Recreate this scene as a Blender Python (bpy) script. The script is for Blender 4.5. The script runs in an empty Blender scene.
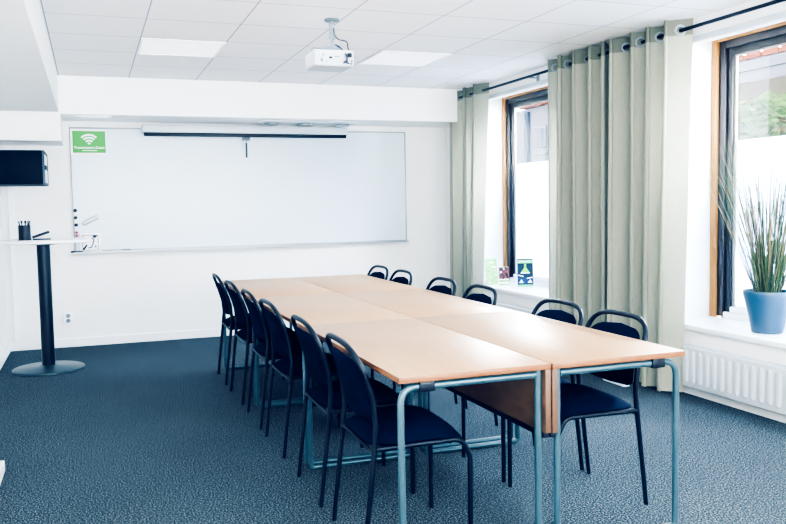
import bpy, bmesh, math, random
from mathutils import Vector, Matrix
random.seed(7)
C = bpy.context.scene.collection
PI = math.pi

# ------------------------------------------------------------------ materials
def lin(c):
    return tuple(((v/255)/12.92 if v/255 <= .04045 else (((v/255)+.055)/1.055)**2.4) for v in c)

def mat(name, rgb, rough=.5, metal=0.0, spec=.5, noise=0.0, nscale=30, bump=0.0, rgb2=None, stretch=None, emit=0, coat=0):
    m = bpy.data.materials.new(name); m.use_nodes = True
    nt = m.node_tree; b = nt.nodes['Principled BSDF']
    c = lin(rgb) + (1,)
    b.inputs['Base Color'].default_value = c
    b.inputs['Roughness'].default_value = rough
    b.inputs['Metallic'].default_value = metal
    b.inputs['Specular IOR Level'].default_value = spec
    if coat:
        b.inputs['Coat Weight'].default_value = coat
        b.inputs['Coat Roughness'].default_value = .15
    if emit:
        b.inputs['Emission Color'].default_value = c
        b.inputs['Emission Strength'].default_value = emit
    if noise or rgb2 or bump:
        tc = nt.nodes.new('ShaderNodeTexCoord'); mp = nt.nodes.new('ShaderNodeMapping')
        nz = nt.nodes.new('ShaderNodeTexNoise'); nz.inputs['Scale'].default_value = nscale
        nz.inputs['Detail'].default_value = 4
        nt.links.new(tc.outputs['Object'], mp.inputs['Vector']); nt.links.new(mp.outputs['Vector'], nz.inputs['Vector'])
        if stretch: mp.inputs['Scale'].default_value = stretch
        if noise or rgb2:
            mx = nt.nodes.new('ShaderNodeMix'); mx.data_type = 'RGBA'
            a = c if rgb2 else tuple(v*(1-noise) for v in c[:3]) + (1,)
            d = lin(rgb2)+(1,) if rgb2 else tuple(min(1, v*(1+noise)) for v in c[:3]) + (1,)
            mx.inputs['A'].default_value = a; mx.inputs['B'].default_value = d
            rp = nt.nodes.new('ShaderNodeMapRange')
            rp.inputs['From Min'].default_value = .32; rp.inputs['From Max'].default_value = .68
            nt.links.new(nz.outputs['Fac'], rp.inputs['Value'])
            nt.links.new(rp.outputs['Result'], mx.inputs['Factor'])
            nt.links.new(mx.outputs['Result'], b.inputs['Base Color'])
        if bump:
            bp = nt.nodes.new('ShaderNodeBump'); bp.inputs['Strength'].default_value = bump
            bp.inputs['Distance'].default_value = .01
            nt.links.new(nz.outputs['Fac'], bp.inputs['Height']); nt.links.new(bp.outputs['Normal'], b.inputs['Normal'])
    return m

def carpet_mat():
    m = mat('carpet', (40, 60, 72), rough=1, spec=.05)
    nt = m.node_tree; b = nt.nodes['Principled BSDF']
    tc = nt.nodes.new('ShaderNodeTexCoord')
    n1 = nt.nodes.new('ShaderNodeTexNoise'); n1.inputs['Scale'].default_value = 135; n1.inputs['Detail'].default_value = 5; n1.inputs['Roughness'].default_value = .7
    n2 = nt.nodes.new('ShaderNodeTexNoise'); n2.inputs['Scale'].default_value = 1.1
    nt.links.new(tc.outputs['Object'], n1.inputs['Vector']); nt.links.new(tc.outputs['Object'], n2.inputs['Vector'])
    r = nt.nodes.new('ShaderNodeValToRGB'); e = r.color_ramp.elements
    e[0].position = .36; e[0].color = lin((22, 25, 28)) + (1,)
    e[1].position = .66; e[1].color = lin((168, 169, 171)) + (1,)
    k = e.new(.52); k.color = lin((60, 70, 75)) + (1,)
    nt.links.new(n1.outputs['Fac'], r.inputs['Fac'])
    mx = nt.nodes.new('ShaderNodeMix'); mx.data_type = 'RGBA'; mx.blend_type = 'MULTIPLY'
    mx.inputs['Factor'].default_value = .35
    nt.links.new(r.outputs['Color'], mx.inputs['A']); nt.links.new(n2.outputs['Fac'], mx.inputs['B'])
    nt.links.new(mx.outputs['Result'], b.inputs['Base Color'])
    return m

def ceiling_mat():
    m = mat('ceiling_tiles', (236, 238, 244), rough=.95, spec=.1)
    nt = m.node_tree; b = nt.nodes['Principled BSDF']
    tc = nt.nodes.new('ShaderNodeTexCoord'); sx = nt.nodes.new('ShaderNodeSeparateXYZ')
    nt.links.new(tc.outputs['Object'], sx.inputs['Vector'])
    def mth(op, *a):
        n = nt.nodes.new('ShaderNodeMath'); n.operation = op
        for i, v in enumerate(a):
            if isinstance(v, (int, float)): n.inputs[i].default_value = v
            else: nt.links.new(v, n.inputs[i])
        return n.outputs[0]
    def line(v, off, w):
        d = mth('PINGPONG', mth('ADD', v, off), .3)     # 0 on a seam
        return mth('LESS_THAN', d, w)
    lx = line(sx.outputs['X'], 6.0, .0038); ly = line(sx.outputs['Y'], 6.15, .0038)
    ln = mth('MAXIMUM', lx, ly)
    mx = nt.nodes.new('ShaderNodeMix'); mx.data_type = 'RGBA'
    mx.inputs['A'].default_value = lin((242, 241, 239)) + (1,); mx.inputs['B'].default_value = lin((150, 150, 165)) + (1,)
    nt.links.new(ln, mx.inputs['Factor']); nt.links.new(mx.outputs['Result'], b.inputs['Base Color'])
    bp = nt.nodes.new('ShaderNodeBump'); bp.inputs['Strength'].default_value = .3; bp.inputs['Distance'].default_value = .004; bp.invert = True
    nt.links.new(ln, bp.inputs['Height']); nt.links.new(bp.outputs['Normal'], b.inputs['Normal'])
    return m

def mix_shader(name, parts):
    """parts: list of (node type, colour, roughness or None); mixed by the weights."""
    m = bpy.data.materials.new(name); m.use_nodes = True
    nt = m.node_tree; nt.nodes.remove(nt.nodes['Principled BSDF']); out = nt.nodes['Material Output']
    prev = None; tot = 0
    for typ, col, rough, w in parts:
        n = nt.nodes.new(typ); n.inputs['Color'].default_value = lin(col) + (1,)
        if rough is not None and 'Roughness' in n.inputs: n.inputs['Roughness'].default_value = rough
        if prev is None: prev = n.outputs[0]; tot = w
        else:
            mx = nt.nodes.new('ShaderNodeMixShader'); tot += w
            mx.inputs[0].default_value = w/tot
            nt.links.new(prev, mx.inputs[1]); nt.links.new(n.outputs[0], mx.inputs[2]); prev = mx.outputs[0]
    nt.links.new(prev, out.inputs['Surface'])
    return m

M = {}
M['carpet'] = carpet_mat(); M['ceiling'] = ceiling_mat()
M['wall'] = mat('wall_paint', (240, 240, 238), .9, spec=.15, noise=.012, nscale=3)
M['beam'] = mat('beam_paint', (248, 249, 248), .9, spec=.15, noise=.01, nscale=3)
M['soffit'] = mat('soffit_paint', (236, 237, 234), .9, spec=.15, noise=.01, nscale=3)
M['white'] = mat('white_gloss_paint', (240, 242, 245), .4, noise=.01, nscale=8)
M['sill'] = mat('white_sill', (242, 244, 248), .3, noise=.01, nscale=8)
M['board'] = mat('whiteboard_enamel', (202, 216, 226), .26, spec=.5, noise=.008, nscale=2)
M['alu'] = mat('brushed_aluminium', (150, 156, 162), .35, metal=.6, noise=.05, nscale=60)
M['wood_top'] = mat('beech_laminate', (163, 127, 85), .40, spec=.45, rgb2=(154, 117, 76), nscale=6, stretch=(14, .8, 1))
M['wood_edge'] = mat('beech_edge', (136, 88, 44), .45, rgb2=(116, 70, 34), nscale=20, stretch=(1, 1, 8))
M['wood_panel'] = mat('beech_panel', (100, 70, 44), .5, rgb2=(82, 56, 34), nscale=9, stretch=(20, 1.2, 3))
M['steel'] = mat('silver_lacquered_tube', (78, 98, 106), .32, metal=.5, noise=.04, nscale=40)
M['black'] = mat('black_plastic', (10, 12, 22), .45, spec=.4, noise=.1, nscale=40)
M['frame_black'] = mat('black_lacquered_tube', (5, 10, 22), .42, spec=.3, noise=.1, nscale=40)
M['fabric'] = mat('navy_wool', (6, 18, 42), .9, spec=.08, rgb2=(3, 11, 32), nscale=220, bump=.15)
M['curtain'] = None
M['pine'] = mat('pine_lining', (176, 126, 52), .5, rgb2=(150, 100, 36), nscale=8, stretch=(6, 6, .6))
M['brown'] = mat('dark_brown_frame', (36, 25, 20), .45, noise=.1, nscale=20)
M['gasket'] = mat('grey_gasket', (150, 150, 142), .6, noise=.05)
M['radiator'] = mat('radiator_enamel', (196, 204, 210), .35, noise=.01, nscale=6)
M['dark_slot'] = mat('dark_slot', (70, 78, 84), .8, noise=.1)
M['pot'] = mat('blue_ceramic', (50, 76, 98), .35, rgb2=(56, 82, 104), nscale=8)
M['soil'] = mat('potting_soil', (60, 45, 35), 1, noise=.4, nscale=60, bump=.6)
M['green_sign'] = mat('green_print', (60, 160, 48), .5, noise=.02)
M['print_white'] = mat('white_print', (238, 246, 238), .6, noise=.01)
M['grey'] = mat('grey_plastic', (104, 114, 120), .5, noise=.03)
M['projector'] = mat('projector_shell', (172, 178, 184), .45, noise=.015, nscale=20)
M['red'] = mat('red_magnet', (160, 30, 66), .4, noise=.05)
M['cord'] = mat('dark_cable', (36, 34, 56), .5, noise=.1)
M['navy'] = mat('navy_black_cabinet', (7, 11, 22), .6, spec=.15, noise=.1, nscale=20)

def curtain_mat(name, a, b):
    m = bpy.data.materials.new(name); m.use_nodes = True
    nt = m.node_tree; nt.nodes.remove(nt.nodes['Principled BSDF']); out = nt.nodes['Material Output']
    tc = nt.nodes.new('ShaderNodeTexCoord'); mp = nt.nodes.new('ShaderNodeMapping'); mp.inputs['Scale'].default_value = (90, 90, 14)
    nz = nt.nodes.new('ShaderNodeTexNoise'); nz.inputs['Scale'].default_value = 1.5
    nt.links.new(tc.outputs['Object'], mp.inputs['Vector']); nt.links.new(mp.outputs['Vector'], nz.inputs['Vector'])
    mx = nt.nodes.new('ShaderNodeMix'); mx.data_type = 'RGBA'
    mx.inputs['A'].default_value = lin(a) + (1,); mx.inputs['B'].default_value = lin(b) + (1,)
    nt.links.new(nz.outputs['Fac'], mx.inputs['Factor'])
    d = nt.nodes.new('ShaderNodeBsdfDiffuse'); t = nt.nodes.new('ShaderNodeBsdfTranslucent')
    nt.links.new(mx.outputs['Result'], d.inputs['Color']); nt.links.new(mx.outputs['Result'], t.inputs['Color'])
    s = nt.nodes.new('ShaderNodeMixShader'); s.inputs[0].default_value = .25
    nt.links.new(d.outputs[0], s.inputs[1]); nt.links.new(t.outputs[0], s.inputs[2]); nt.links.new(s.outputs[0], out.inputs['Surface'])
    return m
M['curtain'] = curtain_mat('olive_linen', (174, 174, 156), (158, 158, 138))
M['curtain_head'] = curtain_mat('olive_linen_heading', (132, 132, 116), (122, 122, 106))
M['glass'] = mix_shader('window_glass', [('ShaderNodeBsdfTransparent', (246, 250, 255), None, .95), ('ShaderNodeBsdfGlossy', (255, 255, 255), .02, .05)])
M['film'] = mix_shader('frosted_film', [('ShaderNodeBsdfTranslucent', (202, 213, 228), None, .8), ('ShaderNodeBsdfDiffuse', (236, 244, 250), None, .2)])

# ------------------------------------------------------------------ mesh helpers
def bm_new(): return bmesh.new()

def box(bm, x0, x1, y0, y1, z0, z1, bev=0, mi=0, seg=2):
    r = bmesh.ops.create_cube(bm, size=1, matrix=Matrix.Translation(((x0+x1)/2, (y0+y1)/2, (z0+z1)/2)) @ Matrix.Diagonal((abs(x1-x0), abs(y1-y0), abs(z1-z0), 1)))
    vs = r['verts']; fs = {f for v in vs for f in v.link_faces}
    for f in fs: f.material_index = mi
    if bev:
        es = list({e for v in vs for e in v.link_edges})
        rb = bmesh.ops.bevel(bm, geom=es, offset=bev, segments=seg, affect='EDGES', profile=.5)
        for f in rb['faces']: f.material_index = mi
        fs = set(rb['faces']) | {f for f in fs if f.is_valid}
        vs = list({v for f in fs for v in f.verts})
    return vs

def fillet(pts, rad, n=6):
    pts = [Vector(p) for p in pts]
    if isinstance(rad, (int, float)): rad = [rad]*len(pts)
    out = [pts[0]]
    for i in range(1, len(pts)-1):
        p, a, b = pts[i], pts[i-1], pts[i+1]
        r = min(rad[i], (p-a).length*.49, (b-p).length*.49) if rad[i] else 0
        if r < 1e-5: out.append(p); continue
        q0 = p + (a-p).normalized()*r; q1 = p + (b-p).normalized()*r
        for k in range(n+1):
            t = k/n; out.append(q0*(1-t)**2 + p*2*t*(1-t) + q1*t*t)
    out.append(pts[-1]); return out

def tube(bm, path, r, seg=10, mi=0, caps=True, closed=False):
    path = [Vector(p) for p in path]; n = len(path); rings = []
    rr = r if callable(r) else (lambda t: r)
    tan = []
    for i in range(n):
        if closed: d = path[(i+1) % n] - path[i-1]
        else: d = path[min(i+1, n-1)] - path[max(i-1, 0)]
        tan.append(d.normalized())
    up = Vector((0, 0, 1)) if abs(tan[0].z) < .9 else Vector((1, 0, 0))
    nrm = (up - tan[0]*up.dot(tan[0])).normalized()
    for i in range(n):
        nrm = (nrm - tan[i]*nrm.dot(tan[i]))
        nrm = nrm.normalized() if nrm.length > 1e-6 else tan[i].orthogonal().normalized()
        bi = tan[i].cross(nrm); R = rr(i/(n-1))
        rings.append([bm.verts.new(path[i] + (nrm*math.cos(2*PI*k/seg) + bi*math.sin(2*PI*k/seg))*R) for k in range(seg)])
    last = n if closed else n-1
    for i in range(last):
        a, b = rings[i], rings[(i+1) % n]
        for k in range(seg):
            f = bm.faces.new((a[k], a[(k+1) % seg], b[(k+1) % seg], b[k])); f.material_index = mi; f.smooth = True
    if caps and not closed:
        f = bm.faces.new(rings[0][::-1]); f.material_index = mi
        f = bm.faces.new(rings[-1]); f.material_index = mi

def lathe(bm, prof, cx=0, cy=0, seg=32, mi=0):
    """prof: list of (radius, z) from bottom to top."""
    rings = []
    for r, z in prof:
        if r < 1e-6: rings.append([bm.verts.new((cx, cy, z))])
        else: rings.append([bm.verts.new((cx + r*math.cos(2*PI*k/seg), cy + r*math.sin(2*PI*k/seg), z)) for k in range(seg)])
    for a, b in zip(rings, rings[1:]):
        for k in range(seg):
            k2 = (k+1) % seg
            if len(a) == 1 and len(b) == 1: continue
            if len(a) == 1: f = bm.faces.new((a[0], b[k2], b[k]))
            elif len(b) == 1: f = bm.faces.new((a[k], a[k2], b[0]))
            else: f = bm.faces.new((a[k], a[k2], b[k2], b[k]))
            f.material_index = mi; f.smooth = True

def prism(bm, poly, d0, d1, axis='y', mi=0):
    """poly in the two other axes extruded along axis."""
    def P(a, b, d):
        return {'x': (d, a, b), 'y': (a, d, b), 'z': (a, b, d)}[axis]
    v0 = [bm.verts.new(P(a, b, d0)) for a, b in poly]; v1 = [bm.verts.new(P(a, b, d1)) for a, b in poly]
    n = len(poly)
    fs = [bm.faces.new(v0), bm.faces.new(v1[::-1])]
    for i in range(n): fs.append(bm.faces.new((v0[i], v1[i], v1[(i+1) % n], v0[(i+1) % n])))
    for f in fs: f.material_index = mi
    return v0 + v1

def obj(name, bm, m, parent=None, smooth=35, loc=None, mtx=None):
    me = bpy.data.meshes.new(name)
    bmesh.ops.recalc_face_normals(bm, faces=bm.faces)
    if mtx is not None: bmesh.ops.transform(bm, matrix=mtx, verts=bm.verts)
    bm.to_mesh(me); bm.free()
    for x in (m if isinstance(m, (list, tuple)) else [m]): me.materials.append(x)
    if smooth:
        for p in me.polygons: p.use_smooth = True
        me.set_sharp_from_angle(angle=math.radians(smooth))
    o = bpy.data.objects.new(name, me); C.objects.link(o)
    if parent is not None: o.parent = parent
    if loc is not None: o.location = loc
    return o

def tag(o, label, cat, group=None):
    o['label'] = label; o['category'] = cat
    if group: o['group'] = group
    return o

def thing(name, label, cat, loc=(0, 0, 0), rotz=0, group=None):
    o = bpy.data.objects.new(name, None); C.objects.link(o)
    o.empty_display_size = .1
    o.location = loc; o.rotation_euler = (0, 0, rotz)
    return tag(o, label, cat, group)

def struct(name, bm, m, parent=None, smooth=0):
    o = obj(name, bm, m, parent, smooth)
    if parent is None: o['kind'] = 'structure'
    return o

def dup(root, loc, rotz, label, group=None):
    def rec(o, parent):
        c = o.copy(); C.objects.link(c)
        if parent is not None: c.parent = parent
        for ch in kids.get(o, []): rec(ch, c)
        return c
    kids = {}
    for o in list(C.objects):
        if o.parent is not None: kids.setdefault(o.parent, []).append(o)
    r = rec(root, None)
    r.location = loc; r.rotation_euler = (0, 0, rotz); r['label'] = label
    if group: r['group'] = group
    return r

def simple(fn, *a, **k):
    bm = bm_new(); fn(bm, *a, **k); return bm

# ------------------------------------------------------------------ room shell
D = 5.965; XL = -1.77; XR = 2.86; YB = -4.2; ZC = 2.55; W, L, HT = .6125, 1.385, .742
b = simple(box, XL-.1, XR+.6, YB-.1, D+.1, -.1, 0); struct('floor', b, M['carpet'])
b = simple(box, XL-.1, XR+.6, YB-.1, D+.1, ZC, ZC+.1); struct('ceiling', b, M['ceiling'])
b = simple(box, XL-.1, XR+.6, D, D+.1, 0, ZC); struct('wall_back', b, M['wall'])
b = simple(box, XL-.1, XL, YB, D, 0, ZC); struct('wall_left', b, M['wall'])
b = simple(box, XL-.1, XR+.6, YB-.1, YB, 0, ZC); struct('wall_front', b, M['wall'])
WIN = {1: (3.44, 5.34), 2: (.25, 2.15)}; ZS, ZH0, ZH1, XF = .487, 2.385, 2.475, 3.25
b = bm_new()
ys = [YB, WIN[2][0], WIN[2][1], WIN[1][0], WIN[1][1], D]
for i in (0, 2, 4): box(b, XR, XR+.5, ys[i], ys[i+1], 0, ZC)
for i in (1, 3):
    box(b, XR, XR+.5, ys[i], ys[i+1], 0, ZS-.035)
    prism(b, [(XR, ZH0), (XR, ZC), (XR+.5, ZC), (XR+.5, ZH1), (XF, ZH1)], ys[i], ys[i+1], 'y')
struct('wall_right', b, M['wall'])
# dropped beam over the whiteboard, lowered ceiling along the left wall, bulkhead in the corner
b = simple(box, -1.2, XR, 5.33, D, 2.21, ZC); struct('trim_1', b, M['beam'])
b = simple(box, XL, -1.21, YB, 5.33, 2.226, ZC); struct('trim_2', b, M['soffit'])
b = simple(box, XL, -1.2, 5.33, D, 1.97, ZC); struct('trim_3', b, M['beam'])
b = simple(box, -1.715, -1.66, D-.035, D, .09, 1.97, .006); struct('trim_4', b, M['white'])
b = simple(box, XL, XR, D-.016, D, 0, .085, .004); struct('baseboard_back', b, M['white'])
b = simple(box, XL, XL+.016, YB, D-.016, 0, .085, .004); struct('baseboard_left', b, M['white'])
b = simple(box, XL+.016, -1.453, -.6, 1.97, 0, .06, .008); struct('trim_5', b, M['white'])
for n, (y0, y1) in ((6, WIN[1]), (7, WIN[2])):
    b = bm_new(); box(b, XR-.022, XR, y0-.12, y1+.12, 2.388, 2.41, .004); box(b, XR-.012, XR, y0-.12, y1+.12, 2.41, 2.432, .003)
    struct('trim_%d' % n, b, M['radiator'])

def window(n, y0, y1):
    e = bpy.data.objects.new('window_%d' % n, None); C.objects.link(e); e['kind'] = 'structure'
    e.location = (XF, (y0+y1)/2, ZS)
    inv = Matrix.Translation((-XF, -(y0+y1)/2, -ZS))
    def part(name, bm, m, par=e, sm=30): return obj(name, bm, m, par, sm, mtx=inv)
    b = simple(box, XR-.03, XF+.03, y0-.0, y1+.0, ZS-.035, ZS, .006); part('window_sill', b, M['sill'])
    def ring(bm, x0, x1, ya, yb, za, zb, t, tb=0, tt=None, bev=.003):
        tt = t if tt is None else tt
        box(bm, x0, x1, ya, ya+t, za, zb, bev); box(bm, x0, x1, yb-t, yb, za, zb, bev)
        box(bm, x0, x1, ya+t, yb-t, zb-tt, zb, bev)
        if tb: box(bm, x0, x1, ya+t, yb-t, za, za+tb, bev)
    b = bm_new(); ring(b, XF, XF+.12, y0, y1, ZS, ZH1, .055, 0, .018); part('wood_lining', b, M['pine'])
    b = bm_new(); ring(b, XF+.02, XF+.10, y0+.055, y1-.055, ZS+.012, ZH1-.018, .06, 0, .055)
    ring(b, XF+.04, XF+.085, y0+.115, y1-.115, ZS+.035, ZH1-.073, .05, 0, .05); part('window_frame', b, M['brown'])
    b = simple(box, XF+.02, XF+.10, y0+.115, y1-.115, ZS, ZS+.045, .006)
    box(b, XF+.035, XF+.09, y0+.165, y1-.165, ZS+.045, ZS+.085, .006); part('bottom_rail', b, M['white'])
    ya, yb, za, zb = y0+.165, y1-.165, ZS+.08, ZH1-.123
    b = bm_new(); ring(b, XF+.055, XF+.07, ya, yb, za, zb, .022, .012, .012, .002); part('glazing_seal', b, M['gasket'])
    b = simple(box, XF+.07, XF+.076, ya, yb, za, zb); part('window_pane', b, M['glass'], sm=0)
    b = simple(box, XF+.0665, XF+.069, ya+.022, yb-.022, za+.012, 1.752); part('frosted_film', b, M['film'], sm=0)
window(1, *WIN[1]); window(2, *WIN[2])

# ------------------------------------------------------------------ ceiling fittings
def ceiling_light(label, x0, y0):
    t = thing('ceiling_light', label, 'ceiling light', (x0+.3, y0+.3, ZC), 0, 'square light panels set in the tiled ceiling')
    b = bm_new()
    for a in ((-.297, -.28, -.297, .297), (.28, .297, -.297, .297), (-.28, .28, -.297, -.28), (-.28, .28, .28, .297)): box(b, *a, -.012, -.0005, .002)
    obj('light_frame', b, M['white'], t, 30)
    b = simple(box, -.28, .28, -.28, .28, -.007, -.0005)
    obj('diffuser', b, PANEL, t, 0)
PANEL = mat('light_diffuser', (250, 250, 255), .6, emit=.15, noise=.001)
ceiling_light('square white light panel in the ceiling nearest the corner with the black cabinet', -.6, 3.45)
ceiling_light('square white light panel in the ceiling beyond the projector', 1.2, 3.45)

t = thing('spotlight_panel', 'long white plate with three round spotlights under the beam above the whiteboard', 'spotlight', (1.14, 5.6, 2.21))
b = simple(box, -.50, .50, -.13, .10, -.016, 0, .004); obj('plate', b, M['radiator'], t, 30)
for dx in (-.36, 0, .40):
    b = bm_new(); lathe(b, [(.0, -.03), (.055, -.03), (.072, -.036), (.075, -.03), (.072, -.0165), (.0, -.0165)], dx, .06, 28); obj('spot_ring', b, M['alu'], t, 40)
t = thing('ceiling_vent', 'small flat white vent under the beam above the green sign', 'vent', (-.91, 5.5, 2.21))
b = simple(box, -.15, .15, -.09, .09, -.012, 0, .004); obj('vent_frame', b, M['white'], t, 30)
b = bm_new()
for i in range(6): box(b, -.125, .125, -.07+i*.025, -.056+i*.025, -.016, -.011)
obj('slats', b, M['soffit'], t, 0)

# projector hanging from the ceiling
t = thing('projector', 'white video projector on a short grey ceiling pole with dark cables', 'projector', (.535, 2.55, ZC))
b = bm_new(); lathe(b, [(0, -.012), (.048, -.012), (.05, 0), (0, 0)], 0, 0, 24); obj('ceiling_plate', b, M['grey'], t, 40)
b = bm_new(); tube(b, [(0, 0, -.012), (0, 0, -.125)], .019, 16); tube(b, [(0, 0, -.125), (0, 0, -.175)], .010, 12)
box(b, -.012, .012, -.022, -.016, -.10, -.045, .002, 0); obj('pole', b, M['grey'], t, 40)
b = bm_new(); lathe(b, [(0, -.205), (.04, -.205), (.043, -.19), (.036, -.172), (.018, -.162), (0, -.16)], 0, 0, 24)
tube(b, fillet([(0, 0, -.19), (-.13, .02, -.185), (-.135, .02, -.215)], .01), .006, 8)
tube(b, fillet([(0, 0, -.19), (.09, .1, -.187), (.095, .1, -.215)], .01), .006, 8)
obj('mount_head', b, M['grey'], t, 40)
b = bm_new(); vs = box(b, -.15, .115, -.10, .15, -.315, -.212, .012, seg=3)
for v in vs:
    if v.co.y > .1: v.co.x = v.co.x*.97
    if v.co.z < -.28: v.co.y = v.co.y*.95
body = obj('body', b, M['projector'], t, 35)
for (x, z, w, h, mi) in ((-.042, -.262, .018, .012, 0), (.075, -.295, .014, .008, 0), (.095, -.297, .012, .008, 0), (.098, -.28, .012, .008, 0), (.045, -.292, .01, .01, 0), (-.07, -.29, .008, .006, 0), (-.09, -.245, .006, .006, 0), (.0, -.255, .03, .006, 1), (.05, -.247, .006, .006, 1), (-.1, -.28, .015, .02, 1)):
    b = bm_new(); box(b, x-w/2, x+w/2, -.1025, -.098, z-h/2, z+h/2); obj('socket' if mi == 0 else 'marking', b, M['black'] if mi == 0 else M['grey'], t, 0)
b = bm_new(); lathe(b, [(0, -.004), (.036, -.004), (.038, .012), (0, .012)], 0, 0, 24)
obj('lens', b, M['black'], t, 40, mtx=Matrix.Translation((-.06, .155, -.262)) @ Matrix.Rotation(-PI/2, 4, 'X'))
b = bm_new(); tube(b, fillet([(.003, -.022, -.06), (.01, -.026, -.11), (.035, -.03, -.135), (.075, -.03, -.138), (.085, -.05, -.15), (.085, -.08, -.22), (.08, -.11, -.24), (.08, -.105, -.25)], .03), .0045, 8); obj('power_cable', b, M['cord'], t, 40)
b = bm_new(); tube(b, fillet([(.005, -.022, -.165), (.03, -.05, -.18), (.05, -.08, -.215), (.063, -.115, -.25), (.062, -.12, -.28), (.056, -.102, -.288)], .03), .0055, 8); box(b, .044, .07, -.115, -.1, -.297, -.28, .003); obj('video_cable', b, M['cord'], t, 40)
b = bm_new(); box(b, .068, .094, -.125, -.1, -.258, -.232, .003); obj('plug', b, M['black'], t, 30)

# ------------------------------------------------------------------ whiteboard wall
wx0, wx1, wz0, wz1 = -1.142, 2.358, .935, 2.152
t = thing('whiteboard', 'wide glossy whiteboard with thin aluminium frame covering the end wall', 'whiteboard', ((wx0+wx1)/2, D, wz0))
ox, oz = (wx0+wx1)/2, wz0
b = simple(box, wx0-ox+.01, wx1-ox-.01, -.016, -.002, .01, wz1-oz-.01); obj('writing_surface', b, M['board'], t, 0)
b = bm_new(); w2, h2 = (wx1-wx0)/2, wz1-wz0
for a in ((-w2, -w2+.014, 0, h2), (w2-.014, w2, 0, h2), (-w2+.014, w2-.014, 0, .014), (-w2+.014, w2-.014, h2-.014, h2)): box(b, a[0], a[1], -.022, -.001, a[2], a[3], .002)
obj('board_frame', b, M['alu'], t, 30)
b = bm_new(); prism(b, [(-.075, -.012), (-.075, .004), (-.07, .004), (-.068, -.004), (-.023, -.004), (-.023, -.012)], -w2, w2, 'x'); obj('pen_tray', b, M['alu'], t, 0)

# retractable projection screen above the whiteboard
t = thing('projection_screen', 'rolled-up projection screen in a long white case over the whiteboard', 'projection screen', (.59, 5.86, 2.09))
b = simple(box, -1.06, 1.055, -.045, .06, .008, .088, .012, seg=3)
obj('case', b, M['radiator'], t, 35)
for x in (-1.0, 1.0):
    b = simple(box, x-.02, x+.02, .055, .082, .03, .07, .003); obj('wall_bracket', b, M['alu'], t, 30)
b = bm_new(); vs = box(b, -1.045, 1.04, -.042, -.012, -.026, .0115, .006); obj('bottom_bar', b, M['black'], t, 30)
b = bm_new(); tube(b, [(-.035, -.027, -.024), (-.035, -.027, -.10)], .003, 8); box(b, -.075, .005, -.036, -.018, -.062, -.028, .003); obj('pull_cord', b, M['grey'], t, 30)
b = bm_new(); tube(b, [(-.035, -.027, -.085), (-.035, -.027, -.235)], .010, 10); obj('pull_handle', b, M['dark_slot'], t, 30)

# green wifi sign
t = thing('wifi_sign', 'green sign with a white wireless symbol in the top corner of the whiteboard', 'sign', (-.965, D-.0275, 2.01))
b = simple(box, -.17, .17, -.004, .004, -.128, .122, .002); obj('backing', b, M['white'], t, 0)
b = simple(box, -.152, .152, -.0065, -.004, -.108, .104); obj('green_face', b, M['green_sign'], t, 0)
b = bm_new()
def arc(bm, r0, r1, a0, a1, cz, y0, y1, n=16):
    p = [(r1*math.sin(a0+(a1-a0)*k/n), cz + r1*math.cos(a0+(a1-a0)*k/n)) for k in range(n+1)]
    q = [(r0*math.sin(a0+(a1-a0)*k/n), cz + r0*math.cos(a0+(a1-a0)*k/n)) for k in range(n+1)]
    for k in range(n):
        v = [bm.verts.new((x, y0, z)) for x, z in (p[k], p[k+1], q[k+1], q[k])]; bm.faces.new(v)
for r0, r1 in ((.0, .022), (.034, .050), (.062, .078), (.088, .106)): arc(b, max(r0, .0005), r1, -.78, .78, -.03, -.0075, -.0075)
obj('wireless_symbol', b, M['print_white'], t, 0)
def text(s, size, loc, m, parent, rot=(PI/2, 0, 0), width=None, name='lettering'):
    cu = bpy.data.curves.new(name, 'FONT'); cu.body = s; cu.size = size; cu.align_x = 'CENTER'; cu.align_y = 'CENTER'
    cu.offset = size*.02
    o = bpy.data.objects.new(name, cu); C.objects.link(o)
    bpy.context.view_layer.update()
    me = bpy.data.meshes.new_from_object(o.evaluated_get(bpy.context.evaluated_depsgraph_get()))
    C.objects.unlink(o); bpy.data.objects.remove(o); me.name = name
    if width:
        xs = [v.co.x for v in me.vertices]; k = width/(max(xs)-min(xs))
        for v in me.vertices: v.co.x *= k
    me.materials.clear(); me.materials.append(m)
    o = bpy.data.objects.new(name, me); C.objects.link(o); o.parent = parent; o.location = loc; o.rotation_euler = rot
    return o
text('Transmission-Guest', .032, (0, -.0078, -.058), M['print_white'], t, width=.28)
b = bm_new(); random.seed(3); x = -.062
while x < .062:
    w = random.uniform(.008, .016); box(b, x, x+w, -.0075, -.0064, -.089, -.081); x += w+.004
obj('small_print', b, M['print_white'], t, 0)

# magnets, eraser, card and pens on the whiteboard
for i, (x, z, m, lab) in enumerate(((-1.119, 1.342, 'black', 'black round magnet on the whiteboard, topmost of the column'), (-1.118, 1.272, 'black', 'black round magnet on the whiteboard, middle one of the three black'), (-1.116, 1.200, 'black', 'black round magnet on the whiteboard, lowest of the three black'), (-1.115, 1.126, 'red', 'red round magnet on the whiteboard, upper of the red pair'), (-1.114, 1.096, 'red', 'red round magnet on the whiteboard, lower of the red pair'))):
    b = bm_new(); R = .018 if m == 'black' else .014
    lathe(b, [(R, 0), (R, .007), (R*.85, .010), (0, .0105)], 0, 0, 20)
    o = obj('magnet', b, M[m], None, 40); tag(o, lab, 'magnet', 'magnets down the edge of the whiteboard')
    o.location = (x, D-.0162, z); o.rotation_euler = (PI/2, 0, 0)
t = thing('board_eraser', 'white magnetic eraser stuck at a slant on the whiteboard', 'eraser', (-.985, D-.0162, 1.245)); t.rotation_euler = (0, -.48, 0)
b = simple(box, -.082, .082, -.030, -.010, -.019, .019, .006); obj('eraser_grip', b, M['radiator'], t, 30)
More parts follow.
